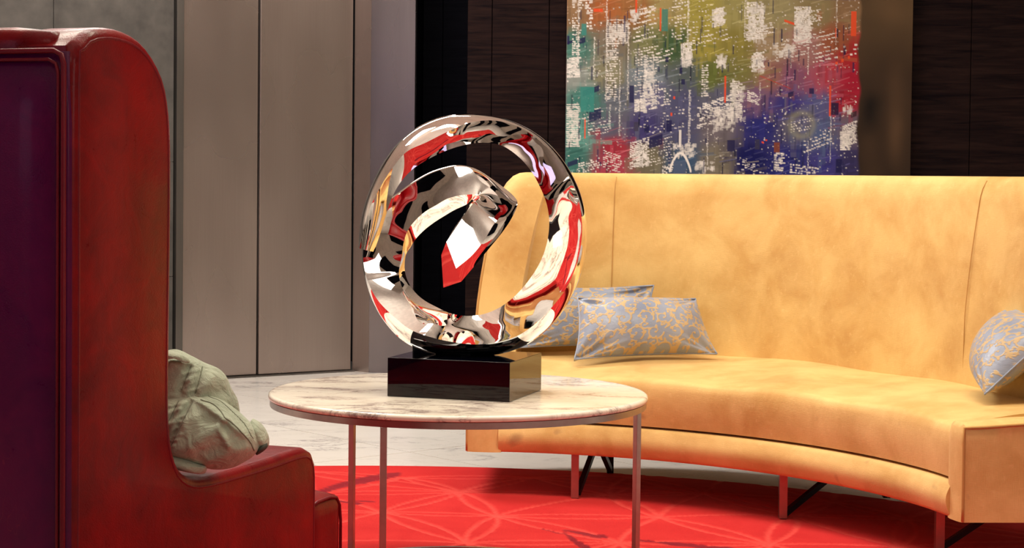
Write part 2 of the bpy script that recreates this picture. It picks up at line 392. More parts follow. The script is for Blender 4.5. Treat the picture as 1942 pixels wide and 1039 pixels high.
# ------------------------------------------------------------------ painting
def make_painting():
    X0, X1 = .2527, 1.9288; Yp = 8.955
    # canvas raster in units of the zoomed photograph strip (about 2.774 samples per pixel)
    PW, PH = 654, 372            # samples
    CW, CH = PW*2, PH*2
    H, Wd = CH, CW
    yy, xx = np.mgrid[0:H, 0:Wd].astype(np.float32)
    sx = Wd/1812.0               # x: strip units 90..1902
    ux = xx/sx+90; uy = yy/sx    # uy 0..~1030 : top of frame to below sofa top
    pts = [(120, 60, .25, .15, .08), (260, 60, .36, .12, .04), (430, 60, .32, .14, .05), (600, 60, .35, .28, .12), (780, 60, .34, .29, .07), (980, 80, .32, .28, .11), (1180, 60, .32, .27, .14),
           (1400, 60, .26, .20, .10), (1570, 60, .25, .15, .08), (130, 260, .07, .18, .15), (330, 230, .20, .16, .12), (520, 220, .20, .20, .09), (640, 240, .06, .11, .05), (800, 230, .33, .28, .06),
           (980, 230, .24, .20, .05), (1150, 230, .33, .24, .15), (1330, 260, .34, .17, .16), (1500, 200, .30, .10, .05), (1580, 280, .38, .025, .03), (1600, 420, .36, .015, .04), (130, 400, .28, .30, .28), (300, 400, .24, .22, .14),
           (500, 400, .20, .23, .26), (720, 400, .10, .12, .12), (850, 400, .13, .15, .04), (1000, 380, .20, .18, .06), (1150, 400, .30, .14, .12), (1280, 420, .24, .09, .16), (1450, 400, .38, .08, .12),
           (190, 520, .06, .19, .165), (350, 540, .13, .14, .17), (520, 520, .14, .13, .24), (700, 540, .09, .09, .17), (880, 520, .13, .13, .19), (1080, 520, .20, .11, .20), (1250, 540, .05, .04, .20), (1400, 540, .11, .11, .25),
           (1560, 520, .35, .02, .04), (130, 700, .12, .30, .26), (320, 680, .12, .11, .16), (500, 680, .06, .05, .16), (700, 680, .09, .09, .17), (880, 660, .18, .15, .17), (1100, 660, .03, .03, .18), (1300, 650, .14, .13, .17), (1430, 700, .10, .13, .26), (1580, 660, .16, .12, .16),
           (130, 840, .05, .16, .14), (340, 780, .33, .03, .05), (330, 880, .38, .06, .09), (520, 830, .17, .15, .10), (700, 850, .05, .09, .16), (880, 850, .20, .17, .13), (1050, 830, .01, .01, .10), (1250, 850, .03, .03, .18), (1450, 850, .06, .05, .22), (1590, 850, .05, .04, .12)]
    P = np.array(pts, np.float32)
    sub = 6; ys = yy[::sub, ::sub]; gx = ux[::sub, ::sub]; gy = uy[::sub, ::sub]
    d2 = ((gx[..., None]-P[:, 0])**2+(gy[..., None]-P[:, 1])**2)+300
    wgt = d2**-2.2; bg = (wgt[..., None]*P[:, 2:]).sum(2)/wgt.sum(2)[..., None]
    bgf = np.repeat(np.repeat(bg, sub, 0), sub, 1)[:H, :Wd]
    # smooth the upsampled blocks
    for _ in range(3):
        bgf = (bgf+np.roll(bgf, 3, 0)+np.roll(bgf, -3, 0)+np.roll(bgf, 3, 1)+np.roll(bgf, -3, 1))/5
    img = bgf.copy()
    R = np.random.default_rng(11)
    def rect(x, y, w_, h_, c, a=1., sk=0.):
        """strip units; sk = slope of the horizontal edges"""
        i0 = int((x-90)*sx); i1 = max(i0+1, int((x+w_-90)*sx+.5)); j0 = int(y*sx); j1 = max(j0+1, int((y+h_)*sx+.5))
        i0 = max(i0, 0); i1 = min(i1, Wd)
        if i1 <= i0: return
        if abs(sk) < .01:
            j0c = max(j0, 0)
            if j1 > j0c: img[j0c:j1, i0:i1] = img[j0c:j1, i0:i1]*(1-a)+np.array(c, np.float32)*a
            return
        for i in range(i0, i1):
            s = int((i-i0)*sk); q0, q1 = max(j0+s, 0), max(j1+s, 0)
            img[q0:q1, i] = img[q0:q1, i]*(1-a)+np.array(c, np.float32)*a
    white = (.82, .76, .72)
    # broad brushed strokes: slabs of neighbouring colour
    for _ in range(900):
        k = P[R.integers(len(P))]; x = k[0]+R.normal(0, 70); y = k[1]+R.normal(0, 60)
        if x > 1600: continue
        c = np.clip(k[2:]*R.uniform(.55, 1.5), 0, 1)
        if R.random() < .6: rect(x, y, R.uniform(8, 34), R.uniform(30, 120), c, R.uniform(.15, .5))
        else: rect(x, y, R.uniform(30, 130), R.uniform(6, 22), c, R.uniform(.15, .5), R.uniform(-.35, .15))
    def windows(x, y, w_, h_, pxs, pys, dw, dh, dens=.8, sk=-.2, a=.9, c=white):
        r = 0
        yy_ = y
        while yy_ < y+h_:
            xx_ = x+R.uniform(0, 2)
            while xx_ < x+w_:
                if R.random() < dens:
                    q = dw*R.uniform(.7, 1.7)
                    rect(xx_, yy_+(xx_-x)*sk+R.normal(0, .8), q, dh*R.uniform(.7, 1.3), np.array(c)*R.uniform(.8, 1.1), a)
                xx_ += pxs*R.uniform(.85, 1.2)
            yy_ += pys*R.uniform(.9, 1.1)
    def column(x, y0, y1, w_, a=.75):
        yv = y0
        while yv < y1:
            hh = R.uniform(3, 11); rect(x+R.normal(0, 1.2), yv, w_*R.uniform(.5, 1.15), hh, np.array(white)*R.uniform(.85, 1.1), a*R.uniform(.6, 1.1)); yv += hh+R.uniform(1, 5)
    def smear(x, y, w_, h_, n=60, a=.6):
        for _ in range(n):
            rect(x+R.uniform(0, w_), y+R.uniform(0, h_), R.uniform(3, 22), R.uniform(3, 24), np.array(white)*R.uniform(.7, 1.1), a*R.uniform(.4, 1), R.uniform(-.5, .3))
    # buildings, left to right, following the painting
    for x, y0, y1, w_ in ((120, 0, 60, 22), (150, 0, 320, 7), (298, 0, 540, 8), (412, 130, 540, 7), (235, 210, 430, 7), (735, 480, 780, 12), (722, 0, 250, 10), (500, 300, 600, 16), (545, 300, 560, 7), (960, 420, 640, 12), (1500, 0, 230, 5), (1355, 250, 390, 7), (1020, 0, 200, 9), (370, 340, 720, 8), (320, 560, 690, 9), (834, 680, 870, 6), (1478, 570, 850, 4), (1362, 740, 880, 6), (1105, 440, 520, 5), (1265, 250, 360, 4)):
        column(x, y0, y1, w_)
    for a_ in ((155, 0, 60, 80, 15, 14, 9, 8, .85, 0), (120, 110, 40, 200, 10, 12, 7, 6, .7, 0), (195, 10, 20, 160, 14, 14, 12, 8, .7, 0), (300, 120, 110, 120, 14, 11, 11, 5, .92, -.05), (305, 240, 50, 300, 12, 12, 8, 6, .8, 0),
               (440, 90, 110, 140, 13, 24, 9, 7, .8, -.28), (470, 60, 80, 30, 9, 12, 7, 7, .75, -.25), (450, 270, 120, 330, 14, 15, 9, 5, .72, -.18), (95, 560, 60, 220, 12, 11, 11, 5, .95, 0), (95, 320, 60, 100, 10, 9, 9, 7, .9, -.1),
               (560, 290, 90, 60, 12, 22, 9, 6, .7, -.3), (640, 0, 90, 220, 14, 17, 8, 6, .55, -.2), (750, 20, 90, 240, 15, 26, 9, 4, .55, -.15), (850, 60, 60, 90, 10, 9, 9, 6, .9, -.25), (750, 220, 200, 60, 14, 24, 9, 5, .6, -.35),
               (1030, 20, 85, 190, 10, 9, 9, 7, .82, -.05), (1110, 130, 60, 60, 10, 13, 9, 6, .7, -.2), (1280, 40, 85, 190, 9, 8, 8, 6, .93, 0), (1370, 60, 50, 60, 9, 11, 7, 5, .7, -.2), (1190, 230, 160, 90, 14, 15, 9, 5, .7, -.25),
               (1060, 290, 60, 90, 8, 8, 8, 7, .8, -.4), (1380, 180, 120, 150, 15, 20, 10, 5, .6, -.25), (950, 430, 60, 190, 10, 10, 9, 6, .88, .05), (1040, 480, 60, 50, 10, 10, 9, 5, .8, .4), (560, 480, 80, 90, 14, 14, 8, 6, .6, -.2),
               (450, 530, 50, 60, 9, 9, 8, 7, .9, .1), (780, 560, 170, 120, 12, 10, 12, 6, .62, -.35), (800, 350, 30, 160, 11, 12, 9, 6, .7, -.1), (690, 240, 55, 110, 8, 9, 7, 8, .85, -.2), (160, 600, 120, 70, 13, 17, 8, 4, .6, -.2),
               (210, 660, 110, 60, 12, 14, 8, 4, .55, -.15), (430, 760, 100, 140, 11, 10, 10, 6, .85, -.35), (290, 800, 90, 90, 12, 12, 9, 4, .75, .35), (540, 750, 110, 130, 12, 15, 6, 4, .55, -.25), (1270, 640, 110, 60, 14, 13, 6, 6, .6, -.2),
               (1340, 740, 140, 60, 14, 19, 9, 6, .65, -.4), (1185, 800, 45, 90, 11, 13, 10, 9, .8, .1), (960, 850, 170, 60, 14, 20, 10, 5, .5, .35), (1270, 860, 150, 50, 14, 14, 9, 7, .7, .15), (1020, 840, 70, 40, 14, 12, 9, 5, .6, .4),
               (1540, 660, 75, 110, 9, 9, 8, 6, .95, -.42), (1530, 690, 50, 90, 12, 10, 11, 8, .95, -.1), (600, 880, 60, 40, 9, 9, 7, 6, .8, -.3), (160, 870, 110, 50, 12, 12, 8, 6, .7, -.3), (1500, 250, 120, 70, 22, 24, 9, 8, .45, -.2),
               (1130, 620, 120, 160, 24, 26, 6, 5, .45, -.2), (1450, 560, 60, 200, 22, 24, 6, 5, .4, -.1), (600, 600, 120, 120, 20, 18, 8, 5, .4, -.2), (480, 640, 120, 60, 20, 16, 8, 5, .45, .25)):
        windows(*a_)
    for a_ in ((310, 140, 90, 80, 70), (690, 260, 50, 90, 60), (870, 290, 60, 70, 45, .7), (1040, 30, 80, 190, 80), (1285, 60, 75, 160, 90), (860, 570, 110, 120, 110, .6), (955, 440, 60, 190, 60), (1170, 230, 110, 60, 50), (650, 760, 110, 60, 80, .7), (490, 340, 60, 250, 70, .7),
               (440, 780, 80, 90, 40), (1060, 290, 60, 90, 40), (1540, 540, 45, 50, 25), (860, 60, 50, 60, 40, .8), (420, 60, 40, 60, 30), (100, 570, 55, 200, 70, .6), (770, 850, 100, 50, 50)):
        smear(*a_)
    # dry-brush strokes drawn along the streets of lights
    for _ in range(420):
        k = P[R.integers(len(P))]; x = k[0]+R.normal(0, 60); y = k[1]+R.normal(0, 50)
        if x < 1560: rect(x, y, R.uniform(20, 90), R.uniform(2, 5), np.clip(k[2:]*1.6+.12, 0, 1), R.uniform(.25, .6), R.uniform(-.45, -.1))
    for _ in range(150):
        x = R.uniform(100, 1590); y = R.uniform(0, 900); rect(x, y, R.uniform(3, 9), R.uniform(20, 90), np.array((.015, .014, .05))*R.uniform(.6, 2), R.uniform(.4, .8))
    # scattered single lights
    for _ in range(1300):
        x = R.uniform(95, 1625); y = R.uniform(0, 1010)
        q = R.uniform(2, 7); rect(x, y, q, q*R.uniform(.6, 1.2), np.array(white)*R.uniform(.5, 1.1), R.uniform(.4, .95))
    navy = (.018, .016, .08); org = (.75, .09, .03); teal = (.05, .25, .22)
    for x, y, w_, h_, c in ((95, 205, 12, 45, navy), (95, 235, 28, 14, navy), (160, 218, 30, 28, navy), (180, 490, 85, 30, navy), (425, 460, 22, 90, navy), (215, 600, 62, 55, navy), (620, 640, 28, 60, navy), (685, 365, 14, 32, navy), (695, 425, 18, 26, navy), (1365, 465, 24, 28, navy),
                         (1480, 540, 40, 62, (.01, .01, .05)), (1585, 590, 30, 26, (.05, .02, .03)), (1510, 835, 32, 70, navy), (530, 735, 70, 55, navy), (505, 665, 25, 40, navy), (1255, 490, 28, 24, navy), (610, 310, 16, 26, navy), (450, 650, 22, 48, (.06, .05, .09)), (105, 865, 52, 24, navy),
                         (1185, 750, 30, 52, (.25, .07, .03)), (1085, 735, 24, 52, (.05, .045, .09)), (170, 470, 70, 130, teal), (590, 60, 30, 115, (.06, .22, .18)), (170, 140, 25, 60, teal), (940, 740, 40, 60, navy)):
        rect(x, y, w_, h_, c, .85, -.35 if w_ > h_ else 0)
    for x, y, w_, h_ in ((578, 55, 7, 120), (920, 405, 9, 140), (190, 640, 7, 100), (1470, 450, 9, 160), (450, 0, 9, 80), (1578, 62, 27, 128), (1497, 150, 5, 50), (1230, 107, 52, 12), (232, 62, 48, 16), (640, 600, 9, 16), (1565, 295, 10, 14), (1530, 310, 12, 16), (1500, 325, 12, 14), (655, 515, 8, 14), (1120, 745, 12, 8), (1140, 735, 8, 8)):
        rect(x, y, w_, h_, org, .92, .35 if (w_ > h_ and x > 900) else 0)
    for k in range(30): rect(1105+k*5.5, 402+k*2.2, 6, 3, (.5, .06, .04), .8)
    # white dome and its arch near the lower edge
    for k in range(160):
        t = k/159; x = 640+t*110; y = 905-95*math.sin(PI*t)**.8; rect(x-4, y-4, 8, 10, white, .8)
    rect(686, 690, 12, 90, white, .85); rect(660, 850, 66, 70, (.10, .13, .22), .7)
    # pale halo
    rr = np.hypot(ux-1328, uy-655); ring = np.exp(-((rr-62)/16)**2)*.45
    img[:] = img*(1-ring[..., None])+np.array([.34, .32, .22])*ring[..., None]
    # plain umber margin on the right, with brushwork
    nz = np.zeros((H, Wd), np.float32)
    for _ in range(70):
        cxn, cyn = R.uniform(1600, 1930), R.uniform(-50, 1050); nz += R.normal(0, .5)*np.exp(-((ux-cxn)/R.uniform(30, 90))**2-((uy-cyn)/R.uniform(40, 160))**2)
    um = np.stack([.046+.022*nz, .027+.012*nz, .017+.006*nz], -1)
    fade = (1-sstep(0, 420, uy))*.07
    um += np.stack([fade, fade*.62, fade*.28], -1); um = np.clip(um, .006, 1)
    edge = 1618+7*np.sin(uy/61)+3*np.sin(uy/23)
    mk = sstep(-6, 14, ux-edge)[..., None]; img[:] = img*(1-mk)+um*mk
    img = np.clip(img, 0, 1)**1.08*.88
    img = (img[0::2, 0::2]+img[1::2, 0::2]+img[0::2, 1::2]+img[1::2, 1::2])/4
    # canvas mesh : fine rows for the lower half, coarse rows above (outside the frame)
    s = (X1-X0)/PW; ztop_ref = 1.0+(333+6)*9.0/3500*.995
    zr = [ztop_ref-(j+.5)*s for j in range(PH)]
    extra = [zr[0]+.0052*(k+1) for k in range(150)]
    rows = extra[::-1]+zr; nE = len(extra)
    cols = [X0+(i+.5)*s for i in range(PW)]
    cimg = np.concatenate([img[np.clip((nE-np.arange(nE))*2, 0, PH-1)], img], 0)
    nv = len(rows); nu = len(cols)
    XX, ZZ = np.meshgrid(cols, rows)
    V = np.stack([XX, np.full_like(XX, Yp-.002), ZZ], -1).reshape(-1, 3)
    fc = np.array([(j*nu+i, (j+1)*nu+i, (j+1)*nu+i+1, j*nu+i+1) for j in range(nv-1) for i in range(nu-1)])
    root = empty('painting', ((X0+X1)/2, Yp, .9), 'large abstract night cityscape painting hanging on the dark timber wall above the sofa', 'painting')
    me = bpy.data.meshes.new('canvas'); me.from_pydata((V-np.array(root.location)).tolist(), [], fc.tolist()); me.update()
    at = me.color_attributes.new('paint', 'FLOAT_COLOR', 'POINT')
    at.data.foreach_set('color', np.concatenate([cimg, np.ones((*cimg.shape[:2], 1))], -1).astype(np.float32).ravel())
    t = NT('oil_paint'); a = t.n('ShaderNodeAttribute', attribute_name='paint'); t.bump(t.noise(t.obj((1, 1, 1)), 90, 3), .15, .003)
    me.materials.append(t.base(color=a.outputs['Color'], rough=.6, spec=.1))
    o = bpy.data.objects.new('canvas', me); COL.objects.link(o); o.parent = root
    zb, zt = rows[-1], rows[0]
    obj('stretcher', *prism([(X0, Yp), (X1, Yp), (X1, 8.999), (X0, 8.999)], zb, zt), M['wood_black'], root)
make_painting()

# ------------------------------------------------------------------ sofa
def make_sofa():
    N = 120
    ang = np.radians(np.linspace(87.6, 10.2, 9))
    Fr = arclen(cr(np.stack([-.188+1.341*np.cos(ang), 4.325+1.341*np.sin(ang)], 1), 24), N)
    Bk = [(-.11, 6.12), (.12, 6.19), (.42, 6.215), (.69, 6.13), (.93, 5.91), (1.14, 5.62), (1.28, 5.33), (1.40, 5.0), (1.50, 4.58)]
    Bk = arclen(cr(Bk, 24), N)
    root = empty('curved_sofa', (.8, 5.6, 0), 'long curved high-backed sofa in worn gold velvet on slim metal legs', 'sofa')
    U = Bk-Fr; L = np.linalg.norm(U, axis=1)[:, None]; U = U/L
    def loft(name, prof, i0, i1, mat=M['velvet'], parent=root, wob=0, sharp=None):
        """prof(i) -> list of (r, z): r metres outward from the front line"""
        V = []; n = None
        ids = np.linspace(i0, i1, max(2, int(abs(i1-i0))+1))
        for t in ids:
            a = np.array([np.interp(t, np.arange(N), Fr[:, 0]), np.interp(t, np.arange(N), Fr[:, 1])])
            u = np.array([np.interp(t, np.arange(N), U[:, 0]), np.interp(t, np.arange(N), U[:, 1])]); u /= np.linalg.norm(u)
            l = np.interp(t, np.arange(N), L[:, 0])
            pr = prof(t, l); n = len(pr)
            V += [(a[0]+u[0]*r, a[1]+u[1]*r, z) for r, z in pr]
        fc = grid_faces(len(ids), n, True)+[tuple(range(n)), tuple(range((len(ids)-1)*n, len(ids)*n))]
        return obj(name, V, fc, mat, parent, True, sharp or 60)
    iA, iB = 7, N-1-5                 # seat runs between the end panels
    def rounded(pts, rad, seg=5):
        out = []; n = len(pts)
        for k in range(n):
            p = np.array(pts[k], float); a = np.array(pts[k-1], float); b = np.array(pts[(k+1) % n], float)
            ra = min(rad if np.isscalar(rad) else rad[k], .48*np.linalg.norm(a-p), .48*np.linalg.norm(b-p))
            q0 = p+(a-p)/np.linalg.norm(a-p)*ra; q1 = p+(b-p)/np.linalg.norm(b-p)*ra
            for s in range(seg+1):
                t = s/seg; out.append(tuple((1-t)**2*q0+2*t*(1-t)*p+t*t*q1))
        return out
    # lower rail
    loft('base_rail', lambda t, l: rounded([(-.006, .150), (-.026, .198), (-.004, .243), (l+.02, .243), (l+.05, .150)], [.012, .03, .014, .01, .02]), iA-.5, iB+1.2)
    # seat cushion with a soft crown and creases
    def seat(t, l):
        x = np.linspace(0, 1, 22); z = .388+.026*np.sin(np.clip(x*1.25, 0, 1)*PI*.55)
        fold = 0
        for c0, w_, amp in ((66, 1.6, .006), (70, 1.8, .007), (75, 2.0, .006), (88, 2.2, .005)):
            fold = fold+amp*np.exp(-((t-(c0-7*(x-.45)))/w_)**2)*np.exp(-((x-.5)/.22)**2)
        z = z-fold+.004*np.sin(t*.21+3*x)
        top = [(.012+xx*(l-.012), zz) for xx, zz in zip(x, z)]
        front = [(.004, .250), (-.002, .285), (-.004, .33), (-.002, .360), (.003, .378)]
        return [(l, .25)]+front+top
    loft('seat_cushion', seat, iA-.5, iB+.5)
    # back
    def htop(t):
        return 1.012-.16*(1-sstep(0, 8, t))**2.2
    def back(t, l):
        h = htop(t)
        return rounded([(l-.012, .25), (l-.006, .60), (l+.03, h-.05), (l+.055, h), (l+.125, h), (l+.15, h-.05), (l+.14, .155), (l-.01, .155)], [.01, .2, .05, .03, .03, .05, .02, .01], 6)
    b = loft('backrest', back, 3, N-1)
    # sewn seams down the back
    def seam(t, parent, z0=.42):
        pts = []
        for z in np.linspace(z0, htop(t)-.012, 26):
            tt = t+ (1.6*((z-.42)/.6)**2 if t > 30 else 0)
            a = np.array([np.interp(tt, np.arange(N), Fr[:, k]) for k in (0, 1)]); u = np.array([np.interp(tt, np.arange(N), U[:, k]) for k in (0, 1)]); l = np.interp(tt, np.arange(N), L[:, 0])
            r = l-.006+ (.036*max(0, (z-.6)/.36)**1.3) - .001
            if z > .97: r += (z-.97)*.5
            pts.append((a[0]+u[0]*r, a[1]+u[1]*r, z))
        obj('seam', *tube(pts, .0013, 6), M['seam'], parent, True)
    M['seam'] = m_simple('velvet_seam', (.50, .27, .08), .85)
    for t in (12, 21, 86): seam(t, b)
    # end panels: low at the front, sweeping up into the back
    def end_panel(i_in, i_out, lean, name='end_panel'):
        def P(t, rf, z):
            a = np.array([np.interp(t, np.arange(N), Fr[:, k]) for k in (0, 1)]); u = np.array([np.interp(t, np.arange(N), U[:, k]) for k in (0, 1)]); u /= np.linalg.norm(u); l = np.interp(t, np.arange(N), L[:, 0])
            return np.array([a[0]+u[0]*rf*l, a[1]+u[1]*rf*l, z])
        rb = 1.27
        rf = np.concatenate([[-.028], np.linspace(.0, 1.18, 30), [1.25, rb]])
        top = .398+.010*sstep(0, .5, rf)+.600*sstep(.60, 1.06, rf)
        top[0] -= .012; top[-1] -= .04; top[-2] -= .008
        outline = [(-.028, .16), (-.02, .148)]+[]
        n = len(rf); V = []; Fc = []
        thick = 9
        for k in range(thick):
            w_ = k/(thick-1); edge = (1-abs(2*w_-1)**3)        # soft crown across the thickness
            t = i_in+(i_out-i_in)*w_
            for j in range(n):
                zt = top[j]-.012*(1-edge)-.05*(max(0, 2*w_-1)**2)*(top[j] > .8)-.02*(1-edge)*(rf[j] < 0)
                rr = rf[j]+(.012 if j == 0 else 0)*(1-edge)
                for q in range(8):
                    z = .150+(zt-.150)*q/7
                    sh = lean*max(0, (z-.48)/.52)**1.6
                    tt = t+sh*(1 if i_out < i_in else -1)
                    V.append(tuple(P(tt, rr, z)))
        def I(k, j, q): return (k*n+j)*8+q
        for k in range(thick-1):
            for j in range(n-1):
                Fc.append((I(k, j, 7), I(k, j+1, 7), I(k+1, j+1, 7), I(k+1, j, 7))); Fc.append((I(k, j, 0), I(k+1, j, 0), I(k+1, j+1, 0), I(k, j+1, 0)))
            for q in range(7):
                Fc.append((I(k, 0, q), I(k, 0, q+1), I(k+1, 0, q+1), I(k+1, 0, q))); Fc.append((I(k, n-1, q), I(k+1, n-1, q), I(k+1, n-1, q+1), I(k, n-1, q+1)))
        for j in range(n-1):
            for q in range(7):
                Fc.append((I(0, j, q), I(0, j+1, q), I(0, j+1, q+1), I(0, j, q+1))); Fc.append((I(thick-1, j, q), I(thick-1, j, q+1), I(thick-1, j+1, q+1), I(thick-1, j+1, q)))
        o = obj(name, V, Fc, M['velvet'], root, True, 55)
        pts = []
        for z in np.linspace(.152, top[1]-.012, 8): pts.append(tuple(P(i_out, -.012, z)))
        for j in range(2, n-3):
            z = top[j]-.012-.05*(top[j] > .8); sh = lean*max(0, (z-.48)/.52)**1.6; pts.append(tuple(P(i_out+sh*(1 if i_out < i_in else -1), rf[j], z)))
        obj('piping', *tube(pts, .004, 6), M['seam'], o, True)
        return o
    end_panel(7, 0, 4.0); end_panel(N-1-5, N-1, 0)
    # legs and braces
    rail_z = .152
    front = [(.201, 5.640), (.795, 5.335), (1.140, 4.86)]; rear = [(.335, 6.12), (1.17, 5.70), (1.50, 5.02)]
    for (fx, fy), (rx, ry) in zip(front, rear):
        obj('leg', *bar((fx, fy, .0144), (fx, fy, rail_z), .023), M['leg_metal'], root)
        obj('leg', *bar((rx, ry, .0144), (rx, ry, rail_z), .022), M['dark_metal'], root)
        mx, my = fx*.42+rx*.58, fy*.42+ry*.58
        obj('brace', *bar((fx+.01, fy+.02, .024), (mx-.02*(rx-fx), my-.06, rail_z), .016), M['dark_metal'], root)
        obj('brace', *bar((rx-.0, ry-.01, .024), (mx+.02*(rx-fx), my+.0, rail_z), .016), M['dark_metal'], root)
    return root
make_sofa()

# ------------------------------------------------------------------ cushions
def scroll_mask(seed, nx=440, ny=250):
    R = np.random.default_rng(seed); im = np.zeros((ny, nx), np.float32)
    yy, xx = np.mgrid[0:ny, 0:nx]
    def disc(x, y, r):
        x0, x1 = int(max(0, x-r-1)), int(min(nx, x+r+2)); y0, y1 = int(max(0, y-r-1)), int(min(ny, y+r+2))
        if x1 <= x0 or y1 <= y0: return
        s = np.clip(r+.5-np.hypot(xx[y0:y1, x0:x1]-x, yy[y0:y1, x0:x1]-y), 0, 1); im[y0:y1, x0:x1] = np.maximum(im[y0:y1, x0:x1], s)
    def leaf(x, y, a, L, w_):
        for t in np.linspace(0, 1, 14):
            aa = a+.7*t; disc(x+math.cos(aa)*L*t, y+math.sin(aa)*L*t, max(.5, w_*math.sin(PI*min(.98, .12+t*.88))))
    def scroll(x, y, a, size, sgn, th):
        n = 90; 
        for k in range(n):
            t = k/n; r = size*(1-t)**.75; ang = a+sgn*t*3.6*PI*.62
            px_ = x+math.cos(ang)*r; py_ = y+math.sin(ang)*r; disc(px_, py_, th*(1-.55*t))
            if k % 17 == 8 and t < .75: leaf(px_, py_, ang+sgn*.9, size*.52*(1-.4*t), th*1.5); leaf(px_, py_, ang+sgn*1.9, size*.34*(1-.4*t), th*1.2); 
        disc(x+math.cos(ang)*3, y+math.sin(ang)*3, th*1.3)
    def flower(x, y, r):
        for k in range(6): leaf(x, y, k*PI/3, r, r*.24)
        disc(x, y, r*.25)
    for i in range(-1, 8):
        for j in range(-1, 5):
            x = i*66+(j % 2)*33+R.uniform(-6, 6); y = j*58+R.uniform(-6, 6); sg = 1 if (i+j) % 2 else -1
            scroll(x, y, R.uniform(0, 6.28), 29, sg, 2.9)
            if R.random() < .55: flower(x+33, y+8, 13)
            scroll(x+30, y+27, R.uniform(0, 6.28), 15, -sg, 2.4)
    return im
def m_damask():
    t = NT('blue_grey_gold_damask'); a = t.n('ShaderNodeAttribute', attribute_name='pattern'); f = a.outputs['Fac']
    v = t.obj(); n = t.noise(v, 8, 3)
    c1 = t.ramp(n, [(.3, (.20, .235, .33)), (.7, (.32, .365, .47))]); c2 = t.ramp(n, [(.3, (.42, .29, .14)), (.7, (.58, .43, .24))])
    t.bump(t.math('ADD', t.math('MULTIPLY', f, .5), t.math('MULTIPLY', t.noise(v, 16, 4, .6, 1.0), 1.2)), .35, .005)
    return t.base(color=t.mix(f, c1, c2), rough=t.math('ADD', t.math('MULTIPLY', f, .15), .36), sheen=.1, spec=.4)
M['damask'] = m_damask()
def cushion(corners, thick, label, seed, back_dir):
    """corners: BL, BR, TR, TL in world space"""
    BL, BR, TR, TL = [np.array(c, float) for c in corners]
    nx, ny = 260, 150; mask = scroll_mask(seed)
    u = np.linspace(0, 1, nx); v = np.linspace(0, 1, ny); uu, vv = np.meshgrid(u, v)
    a = 2*uu-1; b = 2*vv-1
    pin = .055                                     # edges draw inwards between the corners
    ua = .5+.5*a*(1-pin*(1-b**2)*np.abs(a)**3); va = .5+.5*b*(1-pin*1.6*(1-a**2)*np.abs(b)**3)
    P = (BL*(1-ua)[..., None]*(1-va)[..., None]+BR*ua[..., None]*(1-va)[..., None]+TR*ua[..., None]*va[..., None]+TL*(1-ua)[..., None]*va[..., None])
    nrm = np.cross(BR-BL, TL-BL); nrm /= np.linalg.norm(nrm)
    if np.dot(nrm, back_dir) > 0: nrm = -nrm
    h = thick/2*((1-a**2).clip(0)**.5)*((1-b**2).clip(0)**.5)
    R = np.random.default_rng(seed+50)
    wr = np.zeros_like(h)
    for _ in range(26):                             # wrinkles fanning from corners and seams
        cx_, cy_ = R.choice([-1, 1]), R.choice([-1, 1]); th = math.atan2(-cy_, -cx_)+R.uniform(-.55, .55)
        dx, dy = a-cx_, b-cy_; al = dx*math.cos(th)+dy*math.sin(th); pe = -dx*math.sin(th)+dy*math.cos(th)
        wr += R.uniform(.004, .009)*np.exp(-(pe/(.035+.05*al.clip(0)))**2)*np.exp(-((al-.35)/.28)**2)
    lump = .004*np.sin(3.1*a+seed)*np.cos(2.3*b+seed*2)
    front = P+nrm*(h+(-wr+lump)*(h > .002))[..., None]; back = P-nrm*(h*.6)[..., None]
    V = np.concatenate([front.reshape(-1, 3), back.reshape(-1, 3)])
    K = nx*ny; fc = [(j*nx+i, j*nx+i+1, (j+1)*nx+i+1, (j+1)*nx+i) for j in range(ny-1) for i in range(nx-1)]
    fc += [(K+j*nx+i, K+(j+1)*nx+i, K+(j+1)*nx+i+1, K+j*nx+i+1) for j in range(ny-1) for i in range(nx-1)]
    loc = V.mean(0); loc[2] = V[:, 2].min()
    me = bpy.data.meshes.new('throw_cushion'); me.from_pydata((V-loc).tolist(), [], fc)
    bm = bmesh.new(); bm.from_mesh(me)
    iu = (uu*439).astype(int); iv = (vv*249).astype(int); val = mask[iv, iu].ravel(); val = np.concatenate([val, val])
    bm.to_mesh(me); bm.free(); me.shade_smooth(); me.update()
    at = me.attributes.new('pattern', 'FLOAT', 'POINT'); at.data.foreach_set('value', val.astype(np.float32))
    me.materials.append(M['damask'])
    o = bpy.data.objects.new('throw_cushion', me); COL.objects.link(o); o.location = loc
    tag(o, label, 'cushion', 'damask cushions on the gold sofa')
    # corded edge
    loop = [P[0, i] for i in range(0, nx, 6)]+[P[j, -1] for j in range(0, ny, 6)]+[P[-1, i] for i in range(nx-1, -1, -6)]+[P[j, 0] for j in range(ny-1, -1, -6)]
    obj('edge_seam', *tube([tuple(p) for p in loop], .0028, 6, True), M['damask'], o, True)
    return o
cushion([(.200, 5.79, .424), (.668, 5.96, .430), (.606, 6.065, .602), (.213, 5.93, .610)], .165, 'blue-grey cushion with gold scrollwork lying in front at the left end of the sofa', 1, (0, 1, -.3))
cushion([(.015, 6.01, .438), (.46, 6.08, .438), (.474, 6.135, .640), (-.008, 6.095, .632)], .10, 'blue-grey gold-patterned cushion leaning behind the other one, mostly hidden by the sculpture', 2, (0, 1, -.2))
cushion([(1.315, 5.14, .440), (1.248, 4.84, .438), (1.43, 4.83, .61), (1.415, 5.13, .665)], .18, 'blue-grey patterned cushion cut off by the picture edge at the right end of the sofa', 3, (1, .2, -.4))

